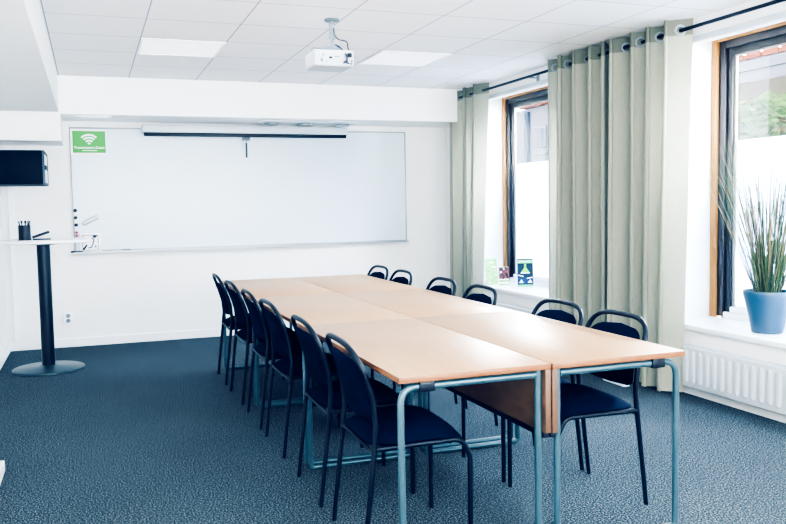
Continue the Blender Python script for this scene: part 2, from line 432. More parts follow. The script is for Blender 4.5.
b = simple(box, -.078, .078, -.0105, 0, -.023, .015); obj('felt_pad', b, M['dark_slot'], t, 0)

t = thing('picture_card', 'small square white card with a black line drawing standing on the whiteboard tray', 'card', (-.992, D-.033, .9315))
b = simple(box, -.098, .098, -.004, .004, 0, .185, .003); obj('card_mount', b, M['white'], t, 30)
b = bm_new(); y = -.0048
def quad(bm, pts, y, mi=0):
    f = bm.faces.new([bm.verts.new((px, y, pz)) for px, pz in pts]); f.material_index = mi
def rect(bm, x0, x1, z0, z1, y, mi=0): quad(bm, ((x0, z0), (x1, z0), (x1, z1), (x0, z1)), y, mi)
rect(b, -.074, .074, .162, .167, y); rect(b, -.074, .074, .016, .021, y); rect(b, -.074, -.069, .021, .162, y); rect(b, .069, .074, .021, .162, y)
quad(b, ((.02, .162), (.069, .162), (.045, .135), (.028, .140)), y)
quad(b, ((-.069, .021), (-.055, .024), (-.028, .066), (-.036, .078), (-.069, .04)), y)
sq = [(.012, .142), (.03, .128), (.034, .108), (.022, .098), (.026, .08), (.012, .066), (.014, .05), (-.004, .044), (-.02, .04)]
for (x0, z0), (x1, z1) in zip(sq, sq[1:]):
    d = Vector((x1-x0, z1-z0)).normalized()*.006; quad(b, ((x0-d.y, z0+d.x), (x0+d.y, z0-d.x), (x1+d.y, z1-d.x), (x1-d.y, z1+d.x)), y-.0003*(1+sq.index((x0, z0))), 1)
rect(b, .04, .055, .05, .064, y, 1); rect(b, .044, .051, .036, .05, y, 1); rect(b, -.03, -.024, .105, .111, y, 1)
obj('line_drawing', b, [M['black'], M['dark_slot']], t, 0)
for x, ln, lab in ((-1.12, .115, 'black marker pen lying at the end of the whiteboard tray under the magnets'), (-.665, .09, 'short black marker pen lying further along the whiteboard tray')):
    t = thing('marker_pen', lab, 'pen', (x, D-.046, .931+.008), 0, 'marker pens on the whiteboard tray')
    b = bm_new(); tube(b, [(-ln/2, 0, 0), (ln*.2, 0, 0)], .0085, 10); obj('barrel', b, M['black'], t, 40)
    b = bm_new(); tube(b, [(ln*.2, 0, 0), (ln/2, 0, 0)], .0095, 10); obj('cap', b, M['frame_black'], t, 40)

# wall socket
t = thing('wall_socket', 'white double wall socket low on the end wall beside the tall table', 'socket', (-1.228, D, .285))
b = simple(box, -.044, .044, -.022, -.0005, -.065, .055, .006); obj('cover', b, M['white'], t, 30)
for dz in (-.022, .026):
    b = bm_new(); lathe(b, [(0, .004), (.016, .004), (.019, .007), (.021, 0)], 0, 0, 20)
    obj('socket_well', b, M['grey'], t, 40, mtx=Matrix.Translation((0, -.022, dz)) @ Matrix.Rotation(PI/2, 4, 'X'))

# black cabinet on the left wall
t = thing('wall_cabinet', 'dark navy wall cabinet with pale door panels hung above the tall table', 'cabinet', (XL, 4.95, 1.57))
cw, cd, ch = XL*-1-1.348, .62, .29
b = bm_new(); box(b, .001, cw, 0, cd, 0, ch, .004); obj('carcass', b, M['navy'], t, 30)
b = bm_new()
for a in ((0, .02, 0, ch), (cd-.02, cd, 0, ch), (.02, cd-.02, 0, .02), (.02, cd-.02, ch-.02, ch)): box(b, cw, cw+.018, a[0], a[1], a[2], a[3], .003)
obj('door_frame', b, M['dark_slot'], t, 30)
for z0, z1 in ((.022, ch/2-.008), (ch/2+.008, ch-.022)):
    b = simple(box, cw, cw+.012, .022, cd-.022, z0, z1, .002); obj('door_panel', b, M['white'], t, 30)
b = simple(box, cw, cw+.03, .02, .2, ch/2-.018, ch/2+.018, .004); obj('handle', b, M['black'], t, 30)

# tall round table with pen cup and stapler
tx, ty = -1.365, 4.81
t = thing('standing_table', 'tall round bistro table with white top, dark column and disc base', 'table', (tx, ty, 0))
b = bm_new(); lathe(b, [(0, 1.078), (.352, 1.078), (.36, 1.084), (.36, 1.098), (.354, 1.103), (0, 1.103)], 0, 0, 64); obj('tabletop', b, M['white'], t, 40)
b = bm_new(); lathe(b, [(0, 1.058), (.06, 1.058), (.17, 1.072), (.17, 1.078), (0, 1.078)], 0, 0, 40); obj('mounting_plate', b, M['grey'], t, 40)
b = bm_new(); lathe(b, [(.053, .035), (.053, 1.058)], 0, 0, 32); obj('column', b, mat('dark_column', (14, 22, 30), .35, metal=.3, noise=.05), t, 40)
b = bm_new(); lathe(b, [(0, 0), (.28, 0), (.288, .008), (.286, .018), (.27, .026), (.08, .036), (.06, .045), (0, .045)], 0, 0, 64); obj('base', b, mat('base_steel', (62, 74, 78), .38, metal=.6, noise=.05), t, 40)
cz = 1.103
t = thing('pen_cup', 'black cylindrical pen cup on the tall round table', 'pen cup', (-1.50, 4.77, cz))
b = bm_new(); lathe(b, [(0, 0), (.054, 0), (.054, .006), (.048, .01), (.048, .125), (.045, .125), (.045, .012), (0, .012)], 0, 0, 28); obj('cup_body', b, M['black'], t, 40)
pens = [(-.026, .01, -.19, .05), (-.012, -.02, -.10, -.12), (.004, .022, .05, .1), (.018, -.012, .16, -.06), (.03, .012, .19, .05)]
plab = ['grey-tipped pen leaning outward in the pen cup on the wall-cabinet side', 'second pen in the pen cup counting from the wall cabinet side', 'upright middle pen in the pen cup on the tall table', 'fourth pen in the pen cup, next to the one leaning to the whiteboard', 'pen in the pen cup leaning most towards the whiteboard magnets']
for (x, y, ax, ay), lab in zip(pens, plab):
    t = thing('pen', lab, 'pen', (-1.50+x*.5, 4.77+y*.5, cz+.014), 0, 'pens standing in the black pen cup')
    t.rotation_euler = (ay, ax, 0)
    b = bm_new(); tube(b, [(0, 0, 0), (0, 0, .13)], .005, 8); obj('barrel', b, M['black'], t, 40)
    b = bm_new(); tube(b, [(0, 0, .13), (0, 0, .150)], .008, 8); obj('tip', b, M['black' if lab[0] in 'su' else 'grey'], t, 40)
t = thing('stapler', 'open black stapler lying beside the pen cup', 'stapler', (-1.385, 4.76, cz), .1)
b = simple(box, -.055, .085, -.018, .018, 0, .012, .004); obj('lower_arm', b, M['black'], t, 30)
b = bm_new(); vs = box(b, -.055, .085, -.016, .016, 0, .022, .004)
obj('upper_arm', b, M['black'], t, 30, mtx=Matrix.Translation((0, 0, .014)) @ Matrix.Translation((-.05, 0, 0)) @ Matrix.Rotation(-.32, 4, 'Y') @ Matrix.Translation((.05, 0, 0)))

# ------------------------------------------------------------------ conference tables
def make_table(label):
    t = thing('conference_table', label, 'table', (0, 0, 0), 0, 'beech conference tables pushed together in two rows')
    b = bm_new(); vs = box(b, -W/2+.001, W/2-.001, -L/2+.001, L/2-.001, HT-.023, HT, .0025, 0)
    b.normal_update()
    for f in b.faces:
        if abs(f.normal.z) < .9: f.material_index = 1
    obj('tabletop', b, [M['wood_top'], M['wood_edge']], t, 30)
    r = .0135; xo, xi, zr = -W/2+.018, W/2-.039, HT-.023-.022
    for s in (-1, 1):
        y = s*(L/2-.036)
        p = fillet([(xo, y, .05), (xo, y, zr), (xo+.13, y, zr)], [0, .085, 0], 10)
        b = bm_new(); tube(b, p, r, 14); o = obj('leg', b, M['steel'], t, 40)
        b = bm_new(); tube(b, [(xi, y, .05), (xi, y, HT-.024)], r, 14); obj('leg', b, M['steel'], t, 40)
        b = bm_new(); tube(b, [(xo+.13, y, zr), (xi-.012, y, zr)], r, 14); obj('top_rail', b, M['steel'], t, 40)
        p = fillet([(xo, y, .055), (xo, y, r+.001), (xi, y, r+.001), (xi, y, .055)], [0, .04, .04, 0], 8)
        b = bm_new(); tube(b, p, r, 14); obj('foot_bar', b, M['steel'], t, 40)
        for x in (xo+.072, xi-.06):
            if x > 0: continue
            b = bm_new(); box(b, x-.005, x+.055, y-.019, y+.019, zr-.019, HT-.0235, .005); obj('clamp', b, M['black'], t, 30)
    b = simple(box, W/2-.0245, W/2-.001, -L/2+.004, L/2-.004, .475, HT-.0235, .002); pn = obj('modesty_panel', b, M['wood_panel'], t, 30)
    b = simple(box, W/2-.0255, W/2-.0005, -L/2+.02, L/2-.02, .452, .476, .006); obj('bottom_strip', b, M['black'], pn, 30)
    b = simple(box, W/2-.033, W/2-.024, -L/2+.05, -L/2+.08, .50, .53, .002); obj('hinge', b, M['grey'], pn, 30)
    return t
tl = ['beech conference table nearest the viewer in the row away from the windows', 'beech conference table in the middle of the row away from the windows', 'beech conference table nearest the whiteboard in the row away from the windows']
tr = ['beech conference table nearest the viewer in the row beside the curtains', 'beech conference table in the middle of the row beside the curtains', 'beech conference table nearest the whiteboard in the row beside the curtains']
T0 = make_table(tl[0])
for k in range(3):
    for side in (0, 1):
        loc = (W/2 if side == 0 else 1.5*W + .002, L/2 + k*L, 0); rz = 0 if side == 0 else PI
        if side == 1: loc = (loc[0], loc[1] - (.004 if k == 0 else 0), 0)
        if k == 0 and side == 0: T0.location = loc; T0.rotation_euler = (0, 0, 0)
        else: dup(T0, loc, rz, (tl, tr)[side][k])

# ------------------------------------------------------------------ chairs
def prof(z):
    P = [(0, -.23), (.2, -.207), (.41, -.182), (.51, -.172), (.61, -.180), (.70, -.206), (.76, -.232), (.83, -.262)]
    for (z0, x0), (z1, x1) in zip(P, P[1:]):
        if z <= z1:
            t = (z-z0)/(z1-z0); return x0 + (x1-x0)*t
    return P[-1][1]
def sgnpow(v, p): return math.copysign(abs(v)**p, v)

def pillow(bm, nu, nv, fn):
    """closed pillow; fn(u,v,side) -> point, u and v in [-1,1], side +1 / -1"""
    grids = []
    for s in (1, -1):
        g = [[None]*(nv+1) for _ in range(nu+1)]
        for i in range(nu+1):
            for j in range(nv+1): g[i][j] = bm.verts.new(fn(-1+2*i/nu, -1+2*j/nv, s))
        grids.append(g)
        for i in range(nu):
            for j in range(nv):
                q = (g[i][j], g[i+1][j], g[i+1][j+1], g[i][j+1]); bm.faces.new(q if s > 0 else q[::-1])
    bmesh.ops.remove_doubles(bm, verts=bm.verts, dist=.0004)
def disc_map(u, v, n=5):
    """square -> superellipse"""
    m = max(abs(u), abs(v))
    if m < 1e-9: return 0, 0
    d = (abs(u/m)**n + abs(v/m)**n)**(1/n)
    return u/d, v/d

def make_chair(label):
    t = thing('conference_chair', label, 'chair', (0, 0, 0), 0, 'dark navy chairs around the conference tables')
    def seat(u, v, s):
        a, c = disc_map(u, v, 4.5); rr = max(abs(u), abs(v))
        x = .018 + a*.216; y = c*(.218 - .012*a)
        th = (1-rr**4)
        fr = max(0, (x-.06)/.17)**2; bk = max(0, (-x+.02)/.22)
        zt = .443 + .058*th - .052*fr - .018*bk*th
        zb = .440 - .026*th - .060*fr - .004*bk
        return (x, y, zt if s > 0 else zb)
    b = bm_new(); pillow(b, 22, 22, seat); obj('seat', b, M['fabric'], t, 70)
    zb, zt = .515, .780
    def back(u, v, s):
        z = zb + (zt-zb)*(v+1)/2
        k = 1.0
        if z > .665: k = (1-min(1, (z-.665)/(zt-.665))**2.9)**(1/2.9)
        if z < .575: k = min(k, (1-min(1, (.575-z)/(.575-zb))**3)**(1/3))
        y = u*.207*max(k, .02)
        e = (1-abs(u)**4)*(1-abs(v)**6)
        x = prof(z) + .004 + .012*(abs(u)**2)*0 + (.020 if s > 0 else -.016)*e - .02*(1-(y/.2)**2)
        return (x, y, z)
    b = bm_new(); pillow(b, 20, 26, back); obj('backrest', b, M['fabric'], t, 70)
    R = .0115; yw = .222
    p = [(prof(z), -yw, z) for z in (.41, .46, .51, .56, .61, .65)]
    for k in range(25):
        a = PI*k/24
        y = -sgnpow(math.cos(a), .56)*yw; z = .665 + .158*abs(math.sin(a))**.54
        p.append((prof(z), y, z))
    p += [(prof(z), yw, z) for z in (.65, .61, .56, .51, .46, .41)]
    b = bm_new(); tube(b, p, R, 10)
    obj('back_frame', b, M['frame_black'], t, 50)
    for s in (-1, 1):
        b = bm_new(); tube(b, [(prof(z), s*yw, z) for z in (.0, .1, .2, .3, .41)], lambda q: .010+.0015*q, 10); obj('leg', b, M['frame_black'], t, 50)
        fl = fillet([(prof(.43), s*yw, .428), (.180, s*yw*.97, .430), (.214, s*yw*.96, .36), (.214, s*yw*.96, .33)], [0, .05, .03, 0], 8)
        b = bm_new(); tube(b, fl, .0105, 10); obj('seat_rail', b, M['frame_black'], t, 50)
        b = bm_new(); tube(b, [(.214, s*yw*.96, .335), (.214, s*yw*.96, 0)], lambda q: .0115-.0015*q, 10); obj('leg', b, M['frame_black'], t, 50)
    b = bm_new(); tube(b, [(prof(.415), -yw, .415), (prof(.415), yw, .415)], .009, 10); obj('cross_bar', b, M['frame_black'], t, 50)
    b = bm_new(); tube(b, [(.13, -yw*.97, .424), (.13, yw*.97, .424)], .009, 10); obj('cross_bar', b, M['frame_black'], t, 50)
    return t
YL = [.435, 1.055, 1.83, 2.44, 3.11, 3.77]; YR = [.525, 1.03, 1.94, 2.53, 3.32, 3.86]
ordn = ['nearest the viewer', 'second from the viewer', 'third from the viewer', 'fourth from the viewer', 'fifth from the viewer', 'nearest the whiteboard']
ch0 = None
for side, yy in ((0, YL), (1, YR)):
    for k, y in enumerate(yy):
        lab = 'dark navy tube-framed chair %s, on the table side %s' % (ordn[k], 'away from the windows' if side == 0 else 'nearer the windows')
        loc = (.165 if side == 0 else 1.045, y, 0); rz = (0 if side == 0 else PI) + math.radians([[-1.5, -1, .5, -.5, 1, -1], [0, 1.5, -1, 1, -.5, 1]][side][k])
        if ch0 is None: ch0 = make_chair(lab); ch0.location = loc; ch0.rotation_euler = (0, 0, rz)
        else: dup(ch0, loc, rz, lab)

# ------------------------------------------------------------------ curtains, rod
XC = 2.735; ZR = 2.462
def curtain(label, y0, y1, nf, amp, phase, hem_z, flare):
    """y0 = far end, y1 = near end; nf pleats; a sheet woven round the rod."""
    t = thing('curtain', label, 'curtain', (XC, (y0+y1)/2, 0), 0, 'olive linen eyelet curtains')
    cy = (y0+y1)/2; N = nf*16; zs = [hem_z, .25, .6, 1.0, 1.5, 2.0, 2.3, 2.43]; zh = [2.43, ZR, 2.535]
    def pt(i, z):
        q = i/N; k = 1 - z/2.535
        ph = 2*PI*nf*q + phase + .55*math.sin(2*PI*q*1.5+phase)
        y = y0 + (y1-y0)*q
        s = sgnpow(math.sin(ph), .7)
        a = amp*(1 + .10*k*math.sin(5*q+1) + .12*math.sin(7*q+phase))
        yy = y + (y1-y0)/nf*.20*math.sin(2*ph) - flare*k*q**2 + .010*k*math.sin(9*q)*min(1, q*5)
        return Vector((a*s + .01*k*math.sin(13*q+2), yy-cy, z))
    def sheet(zlist, m, name):
        b = bm_new(); g = [[b.verts.new(pt(i, z)) for z in zlist] for i in range(N+1)]
        for i in range(N):
            for j in range(len(zlist)-1): b.faces.new((g[i][j], g[i+1][j], g[i+1][j+1], g[i][j+1]))
        o = obj(name, b, m, t, 180); return o
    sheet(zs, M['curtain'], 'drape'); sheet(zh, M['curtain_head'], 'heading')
    # eyelets where the cloth crosses the rod
    zc = lambda i: pt(i, ZR).x
    for c in range(N):
        if zc(c)*zc(c+1) > 0 or not 1 < c < N-1: continue
        i = c + .5; p = pt(i, ZR); d = (pt(i+.3, ZR) - pt(i-.3, ZR)).normalized(); n = Vector((-d.y, d.x, 0)); up = Vector((0, 0, 1))
        p = Vector((p.x, p.y, ZR))
        ringp = [p + (d*math.cos(2*PI*k/20) + up*math.sin(2*PI*k/20))*.031 for k in range(20)]
        b = bm_new(); tube(b, ringp, .0075, 8, closed=True); obj('eyelet', b, M['alu'], t, 60)
    return t
curtain('narrow olive linen curtain in the corner beside the whiteboard wall', 5.56, 4.72, 3, .070, .6, .03, -.22)
curtain('wide olive linen curtain gathered between the windows, side nearer the whiteboard', 3.40, 2.61, 4, .088, -1.2, .025, .0)
curtain('wide olive linen curtain gathered between the windows, side nearer the potted grass', 2.63, 1.83, 4, .080, .9, .02, -.08)
t = thing('curtain_rod', 'long black curtain rod under the ceiling above the windows', 'curtain rod', (XC, 2.5, ZR))
b = bm_new(); tube(b, [(0, -4.5, 0), (0, 3.05, 0)], .013, 12); obj('rod', b, M['frame_black'], t, 50)
for y in (3.9, 2.71, 0.2, -2.3):
    b = bm_new(); tube(b, [(0, y-2.5, 0), (XR-XC-.012, y-2.5, 0)], .007, 8)
    box(b, XR-XC-.012, XR-XC-.0005, y-2.5-.02, y-2.5+.02, -.03, .03, .003); obj('rod_bracket', b, M['grey'], t, 40)
b = bm_new(); bmesh.ops.create_uvsphere(b, u_segments=16, v_segments=10, radius=.022, matrix=Matrix.Translation((0, 3.06, 0))); obj('finial', b, M['frame_black'], t, 60)

# ------------------------------------------------------------------ radiators
def make_radiator(label, y0, y1):
    t = thing('radiator', label, 'radiator', (2.815, (y0+y1)/2, .0), 0, 'white ribbed panel radiators under the windows')
    ln = (y1-y0)/2; z0, z1 = .075, .352
    b = bm_new(); box(b, -.04, -.02, -ln, ln, z0, z1, .008, seg=3)
    n = int(2*ln/.066)
    for i in range(n):
        y = -ln + .04 + i*(2*ln-.08)/(n-1); w = .024; za, zb = z0+.055, z1-.05
        prf = []
        for k in range(13):   # capsule outline, domed towards the room
            a = PI*k/12; prf.append((y + w*math.cos(a), zb + w*math.sin(a)))
        for k in range(13):
            a = PI + PI*k/12; prf.append((y + w*math.cos(a), za + w*math.sin(a)))
        o_ = [b.verts.new((-.0402, a, c)) for a, c in prf]
        m_ = [b.verts.new((-.044, y+(a-y)*.8, (za+zb)/2+(c-(za+zb)/2)*.975)) for a, c in prf]
        c_ = [b.verts.new((-.046, y+(a-y)*.4, (za+zb)/2+(c-(za+zb)/2)*.93)) for a, c in prf]
        for A, B in ((o_, m_), (m_, c_)):
            for k in range(26): b.faces.new((A[k], A[(k+1) % 26], B[(k+1) % 26], B[k]))
        b.faces.new(c_)
    obj('front_panel', b, M['radiator'], t, 40)
    b = simple(box, .02, .035, -ln+.02, ln-.02, z0, z1-.01, .004); obj('back_panel', b, M['radiator'], t, 30)
    b = bm_new()
    for a in ((-.02, -.012), (.012, .02)): box(b, a[0], a[1], -ln+.005, ln-.005, z1-.008, z1+.006, .002)
    ns = int(2*ln/.05)
    for i in range(ns+1):
        y = -ln+.01 + i*(2*ln-.02)/ns; box(b, -.012, .012, y-.008, y+.008, z1-.005, z1+.003)
    obj('top_grille', b, M['radiator'], t, 30)
    for y in (-ln+.05, -ln+.11):
        b = bm_new(); tube(b, [(.005, y, 0), (.005, y, z0+.02)], .009, 10); obj('supply_pipe', b, M['radiator'], t, 40)
    b = bm_new(); box(b, -.021, .02, -ln-.002, -ln+.008, z0+.01, z1+.004, .003); box(b, -.021, .02, ln-.008, ln+.002, z0+.01, z1+.004, .003); obj('side_cover', b, M['radiator'], t, 30)
    for y in (-ln+.25, ln-.25):
        b = simple(box, .03, .0448, y-.02, y+.02, .1, .33, .003); obj('wall_bracket', b, M['grey'], t, 30)
    return t
make_radiator('white ribbed radiator under the window with the potted grass', .20, 1.87)
make_radiator('white radiator mostly hidden under the window with the leaflets', 3.52, 4.66)

# power strip on the carpet by the curtains
t = thing('power_strip', 'white power strip lying on the carpet in front of the curtains', 'power strip', (2.60, 2.375, 0), 0)
b = simple(box, -.028, .028, -.13, .13, .001, .042, .008); obj('strip_body', b, M['white'], t, 30)
for y in (-.085, -.03, .025, .08):
    b = bm_new(); lathe(b, [(0, .0435), (.017, .0435), (.020, .045), (.021, .041)], 0, y, 18); obj('socket_well', b, M['grey'], t, 40)
b = bm_new(); box(b, -.022, .022, .062, .098, .046, .075, .006); obj('plug', b, M['white'], t, 30)

# ------------------------------------------------------------------ potted grass
px, py = 3.05, 1.40
t = thing('potted_plant', 'blue flared pot of tall thin ornamental grass on the window sill', 'potted plant', (px, py, ZS))
b = bm_new(); lathe(b, [(0, 0), (.088, 0), (.094, .006), (.102, .05), (.116, .12), (.134, .19), (.145, .235), (.147, .262), (.144, .27), (.138, .268), (.134, .235), (0, .235)], 0, 0, 48); obj('pot', b, M['pot'], t, 50)
b = bm_new(); lathe(b, [(.1345, .236), (.08, .243), (0, .246)], 0, 0, 24); obj('soil', b, M['soil'], t, 50)
G = [mat('grass_green', (52, 84, 44), .6, noise=.2), mat('grass_olive', (92, 96, 52), .6, noise=.2), mat('grass_straw', (140, 124, 88), .6, noise=.15), mat('grass_dark', (30, 54, 44), .6, noise=.2)]
def blade(bm, base, az, lean, ln, droop, w, mi, n=9):
    d = Vector((math.cos(az), math.sin(az), 0)); pts = []; p = Vector(base); ang = lean
    for k in range(n+1):
        pts.append(p.copy()); step = ln/n
        p = p + (d*math.sin(ang) + Vector((0, 0, 1))*math.cos(ang))*step; ang += droop/n*(.3 + 1.4*k/n)
    prev = None; tw = random.uniform(0, PI); sd = Vector((-d.y*math.cos(tw)+d.x*math.sin(tw), d.x*math.cos(tw)+d.y*math.sin(tw), 0))
    for k, q in enumerate(pts):
        ww = w*(1-(k/n)**2*.9); a = bm.verts.new(q - sd*ww); c = bm.verts.new(q + sd*ww + Vector((0, 0, .0005)))
        if prev: f = bm.faces.new((prev[0], prev[1], c, a)); f.material_index = mi
        prev = (a, c)
b = bm_new(); random.seed(11)
for i in range(320):
    az = random.uniform(0, 2*PI); r = .075*math.sqrt(random.random())
    blade(b, (r*math.cos(az), r*math.sin(az), .243), az+random.gauss(0, .5), random.uniform(.0, .26) + r*1.9, random.uniform(.72, 1.10), random.uniform(.0, .40), random.uniform(.0018, .0034), random.choice((0, 0, 1, 1, 2, 2, 3)))
for i in range(90):
    az = random.uniform(0, 2*PI); r = .06*math.sqrt(random.random())
    blade(b, (r*math.cos(az), r*math.sin(az), .243), az+random.gauss(0, .5), random.uniform(.02, .35), random.uniform(.15, .38), random.uniform(.1, .6), random.uniform(.0018, .0035), random.choice((0, 0, 3, 1)))
for az, lean, ln, dr in ((2.15, .55, .82, .75), (2.3, .42, .80, .7), (1.9, .40, .85, .5), (2.6, .45, .75, .9), (2.0, .65, .65, .6), (-.6, .5, .75, .6), (-1.2, .45, .8, .5), (2.2, .5, .7, 1.0)):
    blade(b, (0, 0, .243), az, lean, ln, dr, .0018, 1, 14)
obj('foliage', b, G, t, 0)

# ------------------------------------------------------------------ leaflets on the far sill
def leaflet(label, x, y, ang, w, h, draw, mats):
    t = thing('leaflet', label, 'leaflet', (x, y, ZS), ang, 'printed leaflets standing on the window sill')
    t.rotation_euler = (-.10, 0, ang)
    b = simple(box, -w/2, w/2, -.001, .001, .002, h); obj('sheet', b, mats[0], t, 0)
    b = bm_new(); draw(b, w, h); obj('print', b, mats, t, 0)
    b = bm_new(); vs = box(b, -w*.3, w*.3, .0015, .003, .0005, h*.6)
    for v in vs:
        if v.co.z < .1*h: v.co.y += h*.20
    obj('stand', b, M['white'], t, 0)
K = {'lg': mat('light_green_print', (112, 176, 92), .6, noise=.03), 'wh': M['print_white'], 'or': mat('orange_print', (226, 170, 96), .6, noise=.05), 'dk': mat('deep_teal_print', (6, 22, 38), .6, noise=.05),
     'gr': mat('lime_print', (110, 190, 50), .6, noise=.03), 'bn': mat('brown_print', (70, 36, 30), .6, noise=.3, nscale=60), 'rd': mat('red_print', (150, 60, 56), .6, noise=.1), 'mg': mat('mid_green_print', (110, 190, 120), .6, noise=.05), 'bl': mat('blue_print', (16, 44, 80), .6, noise=.05)}
def draw1(b, w, h):
    random.seed(5)
    rect(b, -w*.15, w*.18, h*.84, h*.89, -.0016, 1); rect(b, w*.0, w*.45, h*.66, h*.70, -.0016, 1)
    for i in range(5):
        for j in range(4):
            cx = -w*.38 + i*w*.19 + random.uniform(-.006, .006); cz = h*.10 + j*h*.15 + random.uniform(-.008, .008); r = random.uniform(.005, .010)
            quad(b, [(cx + r*math.cos(k*PI/3), cz + r*math.sin(k*PI/3)) for k in range(6)], -.0016, random.choice((2, 3, 4, 1, 2)))
leaflet('light green leaflet with scattered coloured dots, standing closest to the corner curtain', 2.955, 5.02, .30, .17, .27, draw1, [K['lg'], K['wh'], K['or'], K['rd'], K['mg']])
def draw2(b, w, h):
    random.seed(8); rect(b, -w/2, w/2, h*.38, h*.985, -.0016, 1)
    for i in range(22):
        cx = random.uniform(-w*.42, w*.42); cz = random.uniform(h*.42, h*.94); r = random.uniform(.008, .016)
        quad(b, [(cx + r*math.cos(k*PI/4), cz + r*math.sin(k*PI/4)*1.3) for k in range(8)], -.0018-i*.00005, random.choice((2, 2, 3, 4)))
    rect(b, -w/2, w/2, h*.22, h*.33, -.0016, 5); rect(b, -w/2, w/2, h*.06, h*.14, -.0016, 5)
leaflet('small leaflet with a reddish brown food photo, between the two green leaflets', 2.975, 4.80, -.25, .105, .20, draw2, [K['wh'], K['rd'], K['bn'], K['wh'], M['black'], K['lg']])
def draw3(b, w, h):
    rect(b, -w/2+.004, w/2-.004, h*.84, h*.95, -.0016, 1); rect(b, -w*.36, w*.25, h*.885, h*.905, -.0018, 2)
    quad(b, ((-w*.06, h*.82), (w*.06, h*.82), (w*.06, h*.68), (w*.28, h*.50), (-w*.28, h*.50), (-w*.06, h*.68)), -.0017, 3)
    rect(b, -w*.28, w*.28, h*.475, h*.50, -.0017, 2)
    for z in (.76, .69, .62): rect(b, -w*.42, -w*.22, h*z, h*(z+.012), -.0017, 4); rect(b, w*.22, w*.42, h*z, h*(z+.012), -.0017, 4)
    quad(b, ((-w*.44, h*.43), (-w*.12, h*.38), (-w*.12, h*.35), (-w*.44, h*.40)), -.0017, 2); quad(b, ((w*.1, h*.31), (w*.44, h*.35), (w*.44, h*.31), (w*.1, h*.28)), -.0017, 2)
    rect(b, -w/2, w/2, h*.10, h*.34, -.0016, 4)
    for cx in (-.26, .28): quad(b, ((w*(cx-.14), h*.14), (w*(cx+.14), h*.14), (w*(cx+.02), h*.26), (w*(cx-.04), h*.22)), -.0018, 2)
    rect(b, -w/2, w/2, h*.0, h*.07, -.0016, 1)
leaflet('dark blue leaflet with a bright green flask, standing out in the bay of the sill', 3.145, 4.66, -.30, .165, .285, draw3, [K['dk'], K['mg'], K['wh'], K['gr'], K['bl']])

# ------------------------------------------------------------------ outside
b = simple(box, 3.36, 40, -10, 40, -.3, -.25); struct('ground', b, mat('pale_paving', (30, 30, 30), .9, noise=.1, nscale=2))
OUT = {'white': mat('pale_render', (31, 31, 32), .9, spec=0, noise=.03, nscale=1), 'tile': mat('orange_roof_tiles', (40, 15, 5), .9, spec=0, noise=.12, nscale=5), 'awn': mat('beige_awning_cloth', (24, 21, 16), .9, spec=0, noise=.05, nscale=3),
       'band': mat('white_fascia', (35, 35, 37), .8, spec=0, noise=.02), 'grey': mat('blue_grey_post', (7, 11, 16), .7, spec=0, noise=.05), 'leaf': mat('pale_leaves', (11, 22, 3), .8, spec=0, rgb2=(22, 31, 14), nscale=6), 'leaf2': mat('bright_leaves', (22, 34, 11), .8, spec=0, noise=.1, nscale=5), 'flower': mat('orange_blossom', (40, 14, 6), .8, spec=0, noise=.1), 'pane': mat('grey_pane', (19, 21, 24), .4, spec=0, noise=.05), 'bark': mat('bark', (15, 14, 11), .9, spec=0, noise=.2)}
t = thing('neighbour_house', 'pale house with orange tiled eaves and striped awning across the street', 'house', (6.05, 4.5, -.25))
b = simple(box, .5, 1.4, -5.5, 3.4, 0, 3.06); obj('wall', b, OUT['white'], t, 0)
b = bm_new()
for i in range(36): y = -5.5+i*.25; box(b, -.05, 1.7, y, y+.235, 3.145, 3.215, .02)
obj('roof_edge', b, OUT['tile'], t, 30)
b = simple(box, -.02, .5, -5.5, 3.4, 3.03, 3.145); obj('fascia', b, OUT['band'], t, 0)
b = simple(box, .0, .12, -5.2, 3.2, 2.89, 3.031, .01); obj('awning_cassette', b, OUT['band'], t, 30)
b = bm_new(); N = 120
for i in range(N):
    ya, yb = -5.2+8.4*i/N, -5.2+8.4*(i+1)/N
    sc = lambda y: 2.68 - .035*abs(math.sin(PI*y/.36))
    f = b.faces.new([b.verts.new(p) for p in ((-.03, ya, 2.89), (-.03, yb, 2.89), (-.05, yb, sc(yb)), (-.05, ya, sc(ya)))])
    b.faces.new([b.verts.new(p) for p in ((-.03, ya, 2.89), (-.03, yb, 2.89), (.5, yb, 3.0), (.5, ya, 3.0))])
obj('awning_cloth', b, OUT['awn'], t, 0)
b = bm_new(); box(b, -.02, .06, .19, .34, 0, 2.9, .01); obj('post', b, OUT['grey'], t, 30)
t = thing('far_building', 'pale rendered building with a double window and tiled roof down the street', 'building', (12.05, 18.5, -.25))
b = simple(box, 0, 3, -3, 4, 0, 4.52); obj('wall', b, OUT['white'], t, 0)
b = bm_new()
for i in range(20): y = -3.2+i*.25; box(b, -.3, 3.2, y, y+.235, 4.50, 4.62, .03)
obj('roof', b, OUT['tile'], t, 30)
for y in (.55, .90):
    b = simple(box, -.05, .02, y, y+.28, 3.25, 3.9, .01); obj('window', b, OUT['band'], t, 30)
    b = simple(box, -.06, -.045, y+.05, y+.23, 3.3, 3.85); obj('pane', b, OUT['pane'], C.objects[-1], 0)
b = simple(box, -.05, .02, .45, 1.3, 3.05, 3.12); obj('ledge', b, OUT['band'], t, 0)
b = simple(box, -.12, -.0, 1.5, 1.7, 0, 4.4, .02); obj('drainpipe', b, OUT['grey'], t, 30)
